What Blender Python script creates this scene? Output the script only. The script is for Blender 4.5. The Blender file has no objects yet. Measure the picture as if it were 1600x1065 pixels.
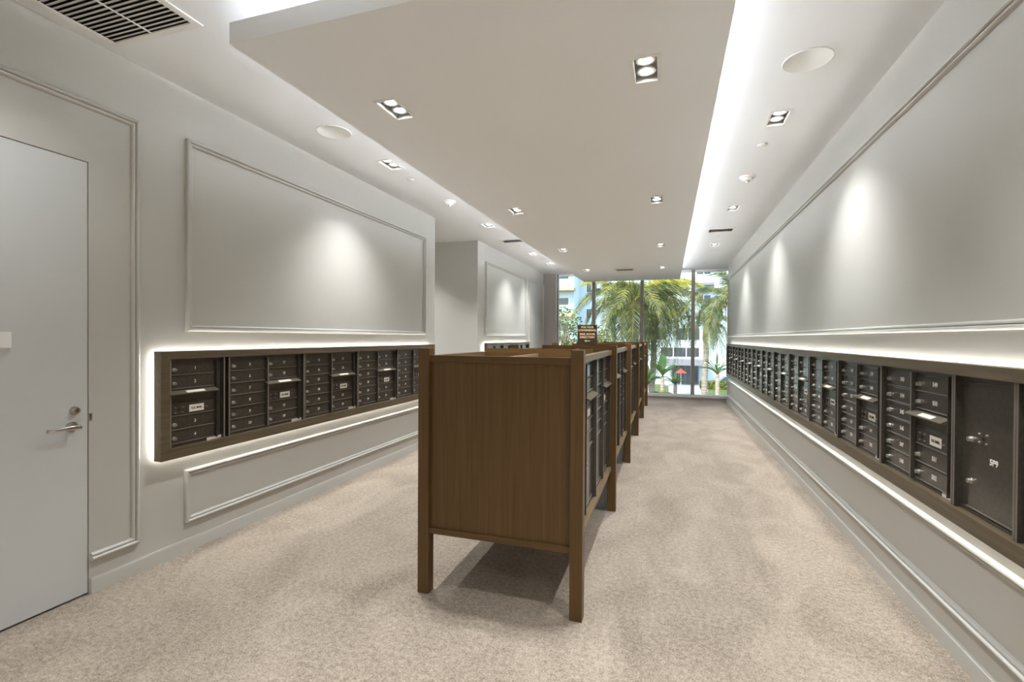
import bpy, bmesh, math, random
from mathutils import Vector, Matrix
random.seed(7)
S = bpy.context.scene
C = S.collection
R = math.radians
# ------------------------------------------------------------------ camera
F_PX, YAW, PITCH, ROLL, EYE = 753.68, R(17.919), R(0.424), R(0.333), 1.45
fw = Vector((-math.sin(YAW)*math.cos(PITCH), math.cos(YAW)*math.cos(PITCH), -math.sin(PITCH)))
rt = Vector((math.cos(YAW), math.sin(YAW), 0)); up = rt.cross(fw)
r2 = rt*math.cos(ROLL)+up*math.sin(ROLL); u2 = -rt*math.sin(ROLL)+up*math.cos(ROLL)
cam = bpy.data.objects.new('camera', bpy.data.cameras.new('camera')); C.objects.link(cam)
cam.matrix_world = Matrix(((r2.x, u2.x, -fw.x, 0), (r2.y, u2.y, -fw.y, 0), (r2.z, u2.z, -fw.z, EYE), (0, 0, 0, 1)))
cam.data.sensor_width = 36; cam.data.lens = F_PX/1600*36; cam.data.clip_start = .05; cam.data.clip_end = 500
S.camera = cam
# ------------------------------------------------------------------ world, sun, exposure
w = bpy.data.worlds.new('sky'); S.world = w; w.use_nodes = True
nt = w.node_tree; sky = nt.nodes.new('ShaderNodeTexSky'); sky.sky_type = 'NISHITA'
sky.sun_disc = False; sky.sun_elevation = R(52); sky.sun_rotation = R(200); sky.air_density = 1.0; sky.dust_density = 1.5
bg = nt.nodes['Background']; nt.links.new(sky.outputs[0], bg.inputs[0]); bg.inputs[1].default_value = 0.16
sl = bpy.data.lights.new('sun', 'SUN'); sl.energy = 2.2; sl.angle = R(.6); sl.color = (1, .95, .86)
so = bpy.data.objects.new('sun', sl); C.objects.link(so)
so.rotation_euler = Vector((0.35, 0.62, -0.78)).to_track_quat('-Z', 'Y').to_euler()
vs = S.view_settings; vs.view_transform = 'Standard'; vs.look = 'None'; vs.gamma = 1; vs.use_curve_mapping = False
vs.exposure = 1.6
SPOT_W = 30.5; COVE = 16.0; GLOW = 12.0
# ------------------------------------------------------------------ materials
def mat(name, col, rough=.5, metal=0, spec=.5, emit=None, es=1, coat=0):
    m = bpy.data.materials.new(name); m.use_nodes = True
    b = m.node_tree.nodes['Principled BSDF']
    b.inputs['Base Color'].default_value = (*col, 1); b.inputs['Roughness'].default_value = rough
    b.inputs['Metallic'].default_value = metal; b.inputs['Specular IOR Level'].default_value = spec
    if coat: b.inputs['Coat Weight'].default_value = coat
    if emit: b.inputs['Emission Color'].default_value = (*emit, 1); b.inputs['Emission Strength'].default_value = es
    return m
def vary(m, c1, c2, scale=(1, 1, 1), nscale=5, detail=6, bump=0, lo=.35, hi=.65, distort=0, bdist=.002):
    n = m.node_tree; b = n.nodes['Principled BSDF']
    tc = n.nodes.new('ShaderNodeTexCoord'); mp = n.nodes.new('ShaderNodeMapping'); mp.inputs['Scale'].default_value = scale
    no = n.nodes.new('ShaderNodeTexNoise'); no.inputs['Scale'].default_value = nscale; no.inputs['Detail'].default_value = detail
    no.inputs['Distortion'].default_value = distort
    cr = n.nodes.new('ShaderNodeValToRGB'); cr.color_ramp.elements[0].color = (*c1, 1); cr.color_ramp.elements[1].color = (*c2, 1)
    cr.color_ramp.elements[0].position = lo; cr.color_ramp.elements[1].position = hi
    n.links.new(tc.outputs['Object'], mp.inputs[0]); n.links.new(mp.outputs[0], no.inputs[0])
    n.links.new(no.outputs[0], cr.inputs[0]); n.links.new(cr.outputs[0], b.inputs['Base Color'])
    if bump:
        bu = n.nodes.new('ShaderNodeBump'); bu.inputs['Strength'].default_value = bump; bu.inputs['Distance'].default_value = bdist
        n.links.new(no.outputs[0], bu.inputs['Height']); n.links.new(bu.outputs[0], b.inputs['Normal'])
    return no, cr
M = {}
M['wall'] = mat('wall paint', (.525, .515, .475), .42, spec=.4)
M['trim'] = mat('trim paint', (.56, .55, .51), .35, spec=.45)
M['door'] = mat('door paint', (.60, .615, .61), .4, spec=.4)
M['ceil'] = mat('ceiling paint', (.87, .89, .91), .7, spec=.2)
M['white'] = mat('white enamel', (.85, .85, .83), .4)
M['dark'] = mat('black void', (.012, .012, .012), .8)
M['bronze'] = mat('bronze paint', (.052, .042, .032), .33, metal=.2, spec=.7, coat=.8)
M['bronze'].node_tree.nodes['Principled BSDF'].inputs['Coat Roughness'].default_value = .16
vary(M['bronze'], (.046, .039, .031), (.066, .057, .046), nscale=60, detail=4)
M['bronze_lit_edge'] = mat('bronze lit edge', (.22, .195, .16), .36, metal=.35)  # light caught by door lips and rib fronts, put into the colour
M['hood'] = mat('hood bronze', (.13, .11, .075), .38, metal=.3)
M['steel'] = mat('satin steel', (.62, .6, .57), .28, metal=1)
M['lock'] = mat('lock chrome', (.75, .72, .66), .3, metal=.9)
M['cream'] = mat('cream label', (.80, .76, .66), .6)
M['ink'] = mat('ink', (.03, .03, .03), .7)
M['num'] = mat('number paint', (.75, .72, .64), .5)
M['bulb'] = mat('lamp lens', (1, 1, 1), .3, emit=(1, .985, .96), es=9)
M['led'] = mat('cove light strip', (1, 1, 1), .4, emit=(.975, .985, 1), es=COVE)
M['glow'] = mat('frame light strip', (1, 1, 1), .4, emit=(1, .97, .92), es=GLOW)
M['sign'] = mat('sign brown', (.045, .028, .018), .35)
M['gold'] = mat('sign lettering', (.75, .58, .36), .45)
M['mullion'] = mat('mullion paint', (.34, .30, .29), .4, metal=.2)
M['sill'] = mat('sill white', (.8, .81, .82), .3)
M['panelgrey'] = mat('grey laminate', (.30, .31, .32), .35)
M['grille'] = mat('grille paint', (.72, .71, .68), .45)
M['housing'] = mat('lamp housing', (.42, .42, .41), .6)
M['mesh'] = mat('speaker grille', (.62, .615, .595), .6)
M['red'] = mat('red print', (.7, .05, .04), .5)
def wood(name, c1, c2, axis, rough=.37):
    m = mat(name, c1, rough, spec=.35)
    sc = [45, 45, 45]; sc[axis] = 1.6
    n = m.node_tree
    vary(m, c1, c2, scale=tuple(sc), nscale=1.0, detail=8, bump=.12, lo=.3, hi=.72, distort=.6, bdist=.0006)
    return m
M['wood_v'] = wood('walnut vertical grain', (.100, .052, .014), (.142, .080, .028), 2)
M['wood_y_glare'] = wood('walnut along grain with glare', (.15, .105, .056), (.23, .17, .10), 1)  # paler than the other walnut: glare on the side rails in the colour
M['wood_x'] = wood('walnut cross grain', (.098, .054, .017), (.142, .082, .031), 0)
M['wood_tray'] = wood('pale wood tray', (.22, .16, .10), (.33, .25, .165), 1)
M['wood_frame'] = wood('grey walnut frame', (.092, .069, .040), (.138, .106, .066), 1)
# carpet: fibre speckle on broad vacuum marks
cp = M['carpet'] = mat('carpet', (.4, .33, .27), .95, spec=.1)
n = cp.node_tree; b = n.nodes['Principled BSDF']
tc = n.nodes.new('ShaderNodeTexCoord')
def nz(scale, det, mapscale=(1, 1, 1), dist=0):
    mp = n.nodes.new('ShaderNodeMapping'); mp.inputs['Scale'].default_value = mapscale
    o = n.nodes.new('ShaderNodeTexNoise'); o.inputs['Scale'].default_value = scale; o.inputs['Detail'].default_value = det
    o.inputs['Distortion'].default_value = dist
    n.links.new(tc.outputs['Object'], mp.inputs[0]); n.links.new(mp.outputs[0], o.inputs[0]); return o
f1 = nz(130, 5); f2 = nz(2.4, 7, (1, .55, 1), 1.2); f3 = nz(40, 3)
def mixn(a, bb, fac):
    m_ = n.nodes.new('ShaderNodeMix'); m_.data_type = 'FLOAT'; m_.inputs[0].default_value = fac
    n.links.new(a, m_.inputs[2]); n.links.new(bb, m_.inputs[3]); return m_.outputs[0]
v = mixn(mixn(f1.outputs[0], f3.outputs[0], .35), f2.outputs[0], .22)
cr = n.nodes.new('ShaderNodeValToRGB'); cr.color_ramp.elements[0].position = .39; cr.color_ramp.elements[1].position = .61
cr.color_ramp.elements[0].color = (.185, .15, .113, 1); cr.color_ramp.elements[1].color = (.475, .405, .33, 1)
n.links.new(v, cr.inputs[0]); n.links.new(cr.outputs[0], b.inputs['Base Color'])
bu = n.nodes.new('ShaderNodeBump'); bu.inputs['Strength'].default_value = .6; bu.inputs['Distance'].default_value = .006
n.links.new(f1.outputs[0], bu.inputs['Height']); n.links.new(bu.outputs[0], b.inputs['Normal'])
b.inputs['Sheen Weight'].default_value = .2
# thin window glass: mostly clear, reflecting by angle
g = M['glass'] = bpy.data.materials.new('window glass'); g.use_nodes = True; n = g.node_tree
for x in list(n.nodes): n.nodes.remove(x)
o_ = n.nodes.new('ShaderNodeOutputMaterial'); t_ = n.nodes.new('ShaderNodeBsdfTransparent'); gl = n.nodes.new('ShaderNodeBsdfGlossy')
gl.inputs['Roughness'].default_value = .02; t_.inputs[0].default_value = (.93, .97, .96, 1)
fr = n.nodes.new('ShaderNodeFresnel'); fr.inputs[0].default_value = 1.5; mx = n.nodes.new('ShaderNodeMixShader')
n.links.new(fr.outputs[0], mx.inputs[0]); n.links.new(t_.outputs[0], mx.inputs[1]); n.links.new(gl.outputs[0], mx.inputs[2]); n.links.new(mx.outputs[0], o_.inputs[0])
# outdoors
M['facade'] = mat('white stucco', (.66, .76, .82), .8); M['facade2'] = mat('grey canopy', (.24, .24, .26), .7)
M['tan'] = mat('tan soffit', (.55, .42, .28), .7)
M['winglass'] = mat('dark window', (.03, .045, .07), .12, spec=.8)
M['bluerail'] = mat('pale blue glass rail', (.45, .66, .74), .2, spec=.7)
M['concrete'] = mat('driveway concrete', (.40, .43, .45), .9)
M['paver'] = mat('brown paving', (.28, .22, .18), .9)
M['lawn'] = mat('lawn', (.10, .17, .035), .95); vary(M['lawn'], (.06, .085, .02), (.15, .18, .05), nscale=3, detail=6)
def leafmat(name, a, b_):
    m = mat(name, a, .45, spec=.4); m.node_tree.nodes['Principled BSDF'].inputs['Subsurface Weight'].default_value = 0
    vary(m, a, b_, nscale=2.5, detail=5, lo=.35, hi=.65)
    nn = m.node_tree; out = nn.nodes['Material Output']; p = nn.nodes['Principled BSDF']
    tr = nn.nodes.new('ShaderNodeBsdfTranslucent'); mx_ = nn.nodes.new('ShaderNodeMixShader'); mx_.inputs[0].default_value = .35
    ramp = [x for x in nn.nodes if x.type == 'VALTORGB'][0]
    nn.links.new(ramp.outputs[0], tr.inputs[0]); nn.links.new(p.outputs[0], mx_.inputs[1]); nn.links.new(tr.outputs[0], mx_.inputs[2]); nn.links.new(mx_.outputs[0], out.inputs[0])
    return m
M['palm'] = leafmat('palm leaf', (.035, .085, .045), (.34, .34, .10))
M['palm_reflection'] = leafmat('palm leaf in reflection yellow', (.42, .38, .04), (.62, .60, .08))  # yellow stands in for a reflection in the window glass
M['leaf'] = leafmat('shrub leaf', (.05, .11, .02), (.30, .30, .05))
M['banana'] = leafmat('broad leaf', (.05, .13, .03), (.13, .22, .05))
M['trunk'] = mat('palm trunk', (.30, .25, .20), .9); vary(M['trunk'], (.22, .17, .13), (.42, .37, .31), scale=(1, 1, 9), nscale=2, bump=.5)
M['shaft'] = mat('palm crownshaft', (.34, .24, .10), .6); vary(M['shaft'], (.30, .17, .07), (.36, .34, .12), nscale=2)
# ------------------------------------------------------------------ helpers
def empty(name, loc=(0, 0, 0), rz=0):
    o = bpy.data.objects.new(name, None); C.objects.link(o); o.location = loc; o.rotation_euler = (0, 0, rz); o.empty_display_size = .05; return o
def tag(o, label=None, cat=None, group=None, kind=None):
    if label: o['label'] = label
    if cat: o['category'] = cat
    if group: o['group'] = group
    if kind: o['kind'] = kind
    return o
def bx(bm, x0, x1, y0, y1, z0, z1, mi=0):
    v = [bm.verts.new(p) for p in ((x0, y0, z0), (x1, y0, z0), (x1, y1, z0), (x0, y1, z0), (x0, y0, z1), (x1, y0, z1), (x1, y1, z1), (x0, y1, z1))]
    for f in ((0, 3, 2, 1), (4, 5, 6, 7), (0, 1, 5, 4), (1, 2, 6, 5), (2, 3, 7, 6), (3, 0, 4, 7)):
        bm.faces.new([v[i] for i in f]).material_index = mi
def cyl(bm, c, r, h, axis='z', seg=20, r2_=None, mi=0):
    r2_ = r if r2_ is None else r2_
    a = []; b_ = []
    for i in range(seg):
        t = 2*math.pi*i/seg; cs, sn = math.cos(t), math.sin(t)
        def P(rr, d):
            if axis == 'z': return (c[0]+rr*cs, c[1]+rr*sn, c[2]+d)
            if axis == 'y': return (c[0]+rr*cs, c[1]+d, c[2]+rr*sn)
            return (c[0]+d, c[1]+rr*cs, c[2]+rr*sn)
        a.append(bm.verts.new(P(r, 0))); b_.append(bm.verts.new(P(r2_, h)))
    for i in range(seg):
        j = (i+1) % seg; bm.faces.new((a[i], a[j], b_[j], b_[i])).material_index = mi
    bm.faces.new(a).material_index = mi; bm.faces.new(b_).material_index = mi
def lathe(bm, prof, seg=24, c=(0, 0, 0), mi=0):
    rings = []
    for r, z in prof:
        rings.append([bm.verts.new((c[0]+r*math.cos(2*math.pi*i/seg), c[1]+r*math.sin(2*math.pi*i/seg), c[2]+z)) for i in range(seg)])
    for a, b_ in zip(rings, rings[1:]):
        for i in range(seg):
            j = (i+1) % seg; bm.faces.new((a[i], a[j], b_[j], b_[i])).material_index = mi
    bm.faces.new(rings[0]).material_index = mi; bm.faces.new(rings[-1]).material_index = mi
def tube(bm, pts, r, seg=8, mi=0):
    rings = []
    for i, p in enumerate(pts):
        p = Vector(p); d = (Vector(pts[min(i+1, len(pts)-1)])-Vector(pts[max(i-1, 0)])).normalized()
        a = d.orthogonal().normalized() if i == 0 else (prev-d*prev.dot(d)).normalized(); prev = a
        b_ = d.cross(a); rr = r[i] if isinstance(r, (list, tuple)) else r
        rings.append([bm.verts.new(p+(a*math.cos(2*math.pi*k/seg)+b_*math.sin(2*math.pi*k/seg))*rr) for k in range(seg)])
    for a, b_ in zip(rings, rings[1:]):
        for k in range(seg):
            j = (k+1) % seg; bm.faces.new((a[k], a[j], b_[j], b_[k])).material_index = mi
    bm.faces.new(rings[0]).material_index = mi; bm.faces.new(rings[-1]).material_index = mi
def mesh_of(name, bm, mats, smooth=False, bevel=0):
    bmesh.ops.recalc_face_normals(bm, faces=bm.faces)
    if bevel: bmesh.ops.bevel(bm, geom=[e for e in bm.edges if len(e.link_faces) == 2 and e.calc_face_angle(0) > .6], offset=bevel, segments=2, affect='EDGES', profile=.6)
    me = bpy.data.meshes.new(name); bm.to_mesh(me); bm.free()
    for m in (mats if isinstance(mats, (list, tuple)) else [mats]): me.materials.append(m)
    if smooth:
        for p in me.polygons: p.use_smooth = True
    return me
def obj(name, bm_or_me, mats=None, parent=None, loc=None, rz=0, smooth=False, bevel=0):
    me = bm_or_me if isinstance(bm_or_me, bpy.types.Mesh) else mesh_of(name, bm_or_me, mats, smooth, bevel)
    o = bpy.data.objects.new(name, me); C.objects.link(o)
    if parent: o.parent = parent
    if loc: o.location = loc
    if rz: o.rotation_euler = (0, 0, rz)
    return o
def copy_tree(o, parent=None):
    c = o.copy(); C.objects.link(c); c.parent = parent
    for ch in list(o.children): copy_tree(ch, c)
    return c
def boxes(*bs):
    bm = bmesh.new()
    for q in bs: bx(bm, *q)
    return bm
def struct(name, bm, m, parent=None, bevel=0, smooth=False):
    o = obj(name, bm, m, parent, bevel=bevel, smooth=smooth)
    if parent is None: o['kind'] = 'structure'
    return o
_tx = {}
def text_mesh(body, size, m, bold=0.0, align='CENTER'):
    k = (body, size, m.name, bold)
    if k in _tx: return _tx[k]
    cu = bpy.data.curves.new('t', 'FONT'); cu.body = body; cu.size = size; cu.align_x = align; cu.align_y = 'CENTER'
    cu.extrude = .0006; cu.resolution_u = 2; cu.offset = bold
    to = bpy.data.objects.new('t', cu); C.objects.link(to)
    bpy.context.view_layer.update(); dg = bpy.context.evaluated_depsgraph_get()
    me = bpy.data.meshes.new_from_object(to.evaluated_get(dg)); bpy.data.objects.remove(to)
    me.transform(Matrix.Rotation(R(90), 4, 'X'))           # lettering stands up, reads from -y
    me.materials.clear(); me.materials.append(m); _tx[k] = me
    return me
def holed(bm, x0, x1, y0, y1, holes, z, flip=None):
    xs = sorted({x0, x1, *[h[0] for h in holes], *[h[1] for h in holes]}); ys = sorted({y0, y1, *[h[2] for h in holes], *[h[3] for h in holes]})
    for a, b_ in zip(xs, xs[1:]):
        for c, d in zip(ys, ys[1:]):
            if any(h[0]-1e-6 <= a and b_ <= h[1]+1e-6 and h[2]-1e-6 <= c and d <= h[3]+1e-6 for h in holes): continue
            bm.faces.new([bm.verts.new(p) for p in ((a, c, z), (b_, c, z), (b_, d, z), (a, d, z))])
# ------------------------------------------------------------------ the room
XL, XR, H = -3.072, 1.263, 3.088
ZS, ZT = 2.8745, 2.9775            # lowered ceiling panel: underside and top
SX0, SX1, SY0 = -2.049, .262, 1.824
YB, YW = -3.0, 12.3                # back wall, window wall
T = .15
struct('floor', boxes((-6.2, 1.95, YB-.1, YW+.12, -.12, 0)), M['carpet'])
fix_soffit = [(x, y) for x in (-1.64, -.123) for y in (2.665, 5.195, 7.725, 10.255-.07)]
fix_strip = [(x, y) for x in (-2.53, .765) for y in (1.48, 4.03, 6.62, 9.12)] + [(x, y) for x in (-2.53, .765) for y in (-1.07,)] + [(-2.50, 10.42)]
FW, FL = .078, .138               # half sizes of a downlight's flange
def hole(x, y, z=None): return (x-FW+.02, x+FW-.02, y-FL+.02, y+FL-.02)
VENT = (-2.995, -2.345, .62, 1.93)
slots = [(-2.53, 7.80), (.745, 7.91)]
def slot_hole(x, y): return (x-.165, x+.165, y-.10, y+.10)
holesH = [hole(*p) for p in fix_strip+[(-4.1, 6.80), (-5.2, 6.80)]+[(x, y) for x in (-1.64, -.123) for y in (-1.9, -.35)]] + [(VENT[0]+.04, VENT[1]-.04, VENT[2]+.04, VENT[3]-.04)] + [slot_hole(*p) for p in slots]
bm = bmesh.new(); holed(bm, -6.2, 1.95, YB-.1, YW+.12, holesH, H)
struct('ceiling', bm, M['ceil'])
bm = bmesh.new(); sv = (-.87, 10.29)
holed(bm, SX0, SX1, SY0, YW-.01, [hole(*p) for p in fix_soffit] + [slot_hole(*sv)], ZS)
for a, b_ in (((SX0, SY0), (SX1, SY0)), ((SX1, SY0), (SX1, YW-.01)), ((SX1, YW-.01), (SX0, YW-.01)), ((SX0, YW-.01), (SX0, SY0))):
    bm.faces.new([bm.verts.new(p) for p in ((*a, ZS), (*b_, ZS), (*b_, ZT), (*a, ZT))])
IN = .36
# the ledge sits behind a low lip added to keep cove light off the walls, then the upstand that ties the panel to the ceiling
ZL, LIP = ZT-.030, .012
def quad(*p): bm.faces.new([bm.verts.new(q) for q in p])
def ring(x0, x1, y0, X0, X1, Y0, za, zb):      # left, front and right sides between two U-shaped outlines
    quad((x0, y0, za), (X0, Y0, zb), (X0, YW-.01, zb), (x0, YW-.01, za)); quad((x1, y0, za), (X1, Y0, zb), (X1, YW-.01, zb), (x1, YW-.01, za)); quad((x0, y0, za), (X0, Y0, zb), (X1, Y0, zb), (x1, y0, za))
ring(SX0, SX1, SY0, SX0+LIP, SX1-LIP, SY0+LIP, ZT, ZT)
ring(SX0+LIP, SX1-LIP, SY0+LIP, SX0+LIP, SX1-LIP, SY0+LIP, ZT, ZL)
ring(SX0+LIP, SX1-LIP, SY0+LIP, SX0+IN, SX1-IN, SY0+IN, ZL, ZL)
ring(SX0+IN, SX1-IN, SY0+IN, SX0+IN, SX1-IN, SY0+IN, ZL, H)
struct('ceiling.001', bm, M['ceil'])
# cove light strips lying on the ledge
for nm, q, lb in (('right', (SX1-.31, SX1-.28, SY0+.29, YW-.6), 'long cove light strip on top of the lowered ceiling panel, along its right edge'),
              ('left', (SX0+.28, SX0+.31, SY0+.29, YW-.6), 'long cove light strip on top of the lowered ceiling panel, along its left edge'),
              ('front', (SX0+.33, SX1-.33, SY0+.28, SY0+.31), 'cove light strip on top of the lowered ceiling panel, along its front edge')):
    o = obj('cove_light_strip', boxes((*q, ZL+.0005, ZL+.014)), M['led']); tag(o, lb, 'light strip')
# walls
DY0, DY1, DH = .905, 1.832, 2.410
struct('wall_left', boxes((XL-T, XL, YB, DY0, 0, H), (XL-T, XL, DY1, 6.02, 0, H), (XL-T, XL, DY0, DY1, DH, H)), M['wall'])
struct('wall_left.001', boxes((XL-T, XL, 7.586, YW, 0, H)), M['wall'])
struct('wall_corridor_far', boxes((-6.0, XL-T, 7.586, 7.586+T, 0, H)), M['wall'])
struct('wall_corridor_near', boxes((-6.0, XL-T, 6.02-T, 6.02, 0, H)), M['wall'])
struct('wall_corridor_end', boxes((-6.15, -6.0, 6.02-T, 7.586+T, 0, H)), M['wall'])
struct('wall_right', boxes((XR, XR+T, YB, 11.70, 0, H)), M['wall'])
struct('wall_right.001', boxes((XR+T, 1.80, 11.55, 11.70, 0, H), (1.75, 1.85, 11.70, YW, 0, H)), M['wall'])
struct('wall_back', boxes((XL-T, XR+T, YB-.1, YB, 0, H)), M['wall'])
struct('wall_pier', boxes((XL, -2.765, 12.12, YW+.12, 0, H)), mat('pier paint', (.36, .335, .32), .5))
# baseboards
BH, BT = .086, .014
def bboard(name, *segs):
    bm = bmesh.new()
    for s in segs:
        bx(bm, *s, 0, BH-.006); x0, x1, y0, y1 = s
        if x1-x0 < y1-y0: bx(bm, x0+(.004 if x0 > 0 else 0), x1-(.004 if x0 < 0 else 0), y0, y1, BH-.006, BH)
        else: bx(bm, x0, x1, y0+.004, y1, BH-.006, BH)
    struct(name, bm, M['trim'])
bboard('baseboard_left', (XL, XL+BT, YB, DY0-.004), ); bboard('baseboard_left.001', (XL, XL+BT, DY1+.006, 6.02+BT))
bboard('baseboard_left.002', (XL, XL+BT, 7.586, 12.12)); bboard('baseboard_right', (XR-BT, XR, YB, 11.70))
bboard('baseboard_corridor', (-6, XL, 7.586-BT, 7.586))
# wall panel mouldings
PROF = [(0, 0), (0, .020), (.004, .026), (.010, .030), (.016, .029), (.020, .024), (.0215, .012), (.024, .012), (.026, .019), (.034, .019), (.0395, .013), (.042, .004), (.042, 0)]
def mould(name, side, pts, ins, closed):
    x0 = XL if side > 0 else XR
    bm = bmesh.new(); rings = []
    for (s, z), (ds, dz) in zip(pts, ins):
        rings.append([bm.verts.new((x0+side*w_, s+ds*u, z+dz*u)) for u, w_ in PROF])
    nn = len(rings)
    for i in range(nn if closed else nn-1):
        a, b_ = rings[i], rings[(i+1) % nn]
        for k in range(len(PROF)-1): bm.faces.new((a[k], a[k+1], b_[k+1], b_[k]))
    if not closed:
        bm.faces.new(rings[0]); bm.faces.new(rings[-1])
    struct(name, bm, M['trim'])
def mrect(name, side, s0, s1, z0, z1):
    mould(name, side, [(s0, z0), (s1, z0), (s1, z1), (s0, z1)], [(1, 1), (-1, 1), (-1, -1), (1, -1)], True)
mrect('trim_1', 1, 2.396, 5.722, 1.478, 2.762); mrect('trim_2', 1, 2.388, 5.722, .195, .552)
mould('trim_3', 1, [(DY1+.006, .188), (2.092, .188), (2.092, 2.744), (.64, 2.744), (.64, .188), (DY0-.006, .188)],
      [(0, 1), (-1, 1), (-1, -1), (1, -1), (1, 1), (0, 1)], False)
mrect('trim_4', 1, 7.955, 10.478, 1.485, 2.79); mrect('trim_5', 1, 7.955, 10.478, .195, .552)
mrect('trim_6', 1, 10.72, 12.08, .195, 2.79)
mrect('trim_7', -1, -1.6, 11.50, 1.490, 2.768); mrect('trim_8', -1, -1.6, 11.44, .205, .562)
mrect('trim_9', 1, -2.4, .36, .188, 2.744)
# the door
dr = struct('door_1', boxes((XL-.047, XL-.004, DY0+.004, DY1-.004, .012, DH-.004)), M['door'])
struct('door_gap_shade', boxes((XL-.149, XL-.10, DY0, DY1, 0, DH)), M['dark'])  # black sheet behind the door, standing in for shade in its gap
hx, hy, hz = XL-.004, 1.752, .952
def local(o, parent): o.parent = parent; return o
h = empty('door_handle', (hx, hy, hz)); h.parent = dr
bm = bmesh.new(); cyl(bm, (0, 0, 0), .027, .008, 'x', 24); cyl(bm, (.008, 0, 0), .021, .003, 'x', 24); obj('rose', bm, M['steel'], h, smooth=False)
bm = bmesh.new(); cyl(bm, (.010, 0, 0), .010, .05, 'x', 16)
obj('spindle', bm, M['steel'], h, smooth=True)
bm = bmesh.new()
path = [(.058, .014, -.002), (.062, 0, 0), (.062, -.03, .001), (.060, -.07, .0), (.058, -.105, -.002), (.052, -.122, -.003), (.035, -.126, -.003)]
secs = []
for i, p in enumerate(path):
    d = (Vector(path[min(i+1, len(path)-1)])-Vector(path[max(0, i-1)])).normalized(); side_ = d.cross(Vector((0, 0, 1))).normalized()
    hh = [.009, .0135, .0125, .0105, .010, .0095, .009][i]; ww = .0045
    secs.append([bm.verts.new(Vector(p)+side_*a*ww+Vector((0, 0, 1))*c*hh) for a, c in ((-1, -.7), (-.5, -1), (.5, -1), (1, -.7), (1, .7), (.5, 1), (-.5, 1), (-1, .7))])
for a, c in zip(secs, secs[1:]):
    for k in range(8): bm.faces.new((a[k], a[(k+1) % 8], c[(k+1) % 8], c[k]))
bm.faces.new(secs[0]); bm.faces.new(secs[-1])
obj('lever', bm, M['steel'], h, smooth=True)
kl = empty('deadbolt_lock', (hx, 1.765, 1.038)); kl.parent = dr
bm = bmesh.new(); cyl(bm, (0, 0, 0), .024, .012, 'x', 24, .020); cyl(bm, (.012, 0, 0), .016, .016, 'x', 24, .015); obj('cylinder', bm, M['steel'], kl)
bm = boxes((.028, .0286, -.0015, .0015, -.006, .003)); cyl(bm, (.028, 0, .003), .003, .0007, 'x', 10); obj('keyhole', bm, M['dark'], kl)
tag(obj('strike_plate', boxes((XL-.003, XL+.004, 1.834, 1.848, .972, 1.012)), M['steel'], None), 'small steel strike plate on the left wall beside the door edge', 'strike plate')
tag(obj('door_plaque', boxes((XL-.004, XL+.008, 1.33, 1.496, 1.385, 1.463)), M['white'], dr), 'white plaque')
# ------------------------------------------------------------------ window wall
ML = [-2.73, -1.80, -.616, .565, 1.735]
wn = empty('window_1', (0, YW, 0)); wn['kind'] = 'structure'
bm = bmesh.new()
for i, x in enumerate(ML):
    hw = .04 if i else .022
    bx(bm, x-hw, x+hw, -.04, .06, .11, H)
obj('mullions', bm, M['mullion'], wn)
obj('bottom_rail', boxes((ML[0], 1.75, -.10, .06, 0, .055)), M['mullion'], wn)
obj('sill', boxes((ML[0], 1.75, -.10, .06, .0555, .11)), M['sill'], wn)
obj('head_rail', boxes((ML[0], 1.75, -.02, .06, H-.05, H)), M['sill'], wn)
obj('jamb', boxes((-2.765, -2.753, -.10, .1, 0, H)), M['sill'], wn)
for a, b_ in zip(ML, ML[1:]): obj('pane', boxes((a+.0405, b_-.0405, .012, .020, .112, H-.051)), M['glass'], wn)
# ------------------------------------------------------------------ ceiling fixtures
spot = bpy.data.lights.new('downlight_lamp', 'SPOT'); spot.energy = SPOT_W; spot.spot_size = R(104); spot.spot_blend = 1; spot.shadow_soft_size = .024; spot.color = (.975, .985, 1)
def make_downlight(zoff):
    t = empty('recessed_downlight')
    bm = bmesh.new()
    a, c, e, f = FW, FL, FW-.02, FL-.02
    for q in ((-a, a, -c, -f), (-a, a, f, c), (-a, -e, -f, f), (e, a, -f, f)): bx(bm, *q, -.004, -.0005)
    obj('flange', bm, M['white'], t, bevel=.0008)
    bm = bmesh.new(); D = .045
    for p in (((-e, -f), (e, -f)), ((e, -f), (e, f)), ((e, f), (-e, f)), ((-e, f), (-e, -f))):
        bm.faces.new([bm.verts.new(q) for q in ((*p[0], 0), (*p[1], 0), (*p[1], D), (*p[0], D))])
    bm.faces.new([bm.verts.new(q) for q in ((-e, -f, D), (e, -f, D), (e, f, D), (-e, f, D))])
    obj('housing', bm, M['housing'], t)
    for s in (-1, 1):
        bm = bmesh.new(); lathe(bm, [(.048, .006), (.050, .0), (.043, -.004), (.030, .003), (.030, .006)], 24)
        bz = obj('lamp_bezel', bm, M['white'], t, (0, s*.054, .020), smooth=True)
        bm = bmesh.new(); cyl(bm, (0, 0, 0), .0305, .003, seg=24); obj('lamp_lens', bm, M['bulb'], bz)
        L = bpy.data.objects.new('lamp', spot); C.objects.link(L); L.parent = bz; L.location = (0, 0, -.010)
    return t
proto = None
order = ['nearest the camera', 'second from the camera', 'third from the camera', 'farthest, by the window']
def put(first, builder, loc, *tg, **kw):
    o = builder() if first is None else copy_tree(first)
    o.location = loc; tag(o, *tg, **kw); return o
dlp = None
for i, (x, y) in enumerate(fix_soffit):
    o = (make_downlight(0) if dlp is None else copy_tree(dlp)); dlp = dlp or o; o.location = (x, y, ZS)
    tag(o, 'recessed downlight in the lowered ceiling panel, %s row, %s' % ('left' if x < -1 else 'right', order[i % 4]), 'downlight', 'downlights in the lowered ceiling panel')
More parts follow.
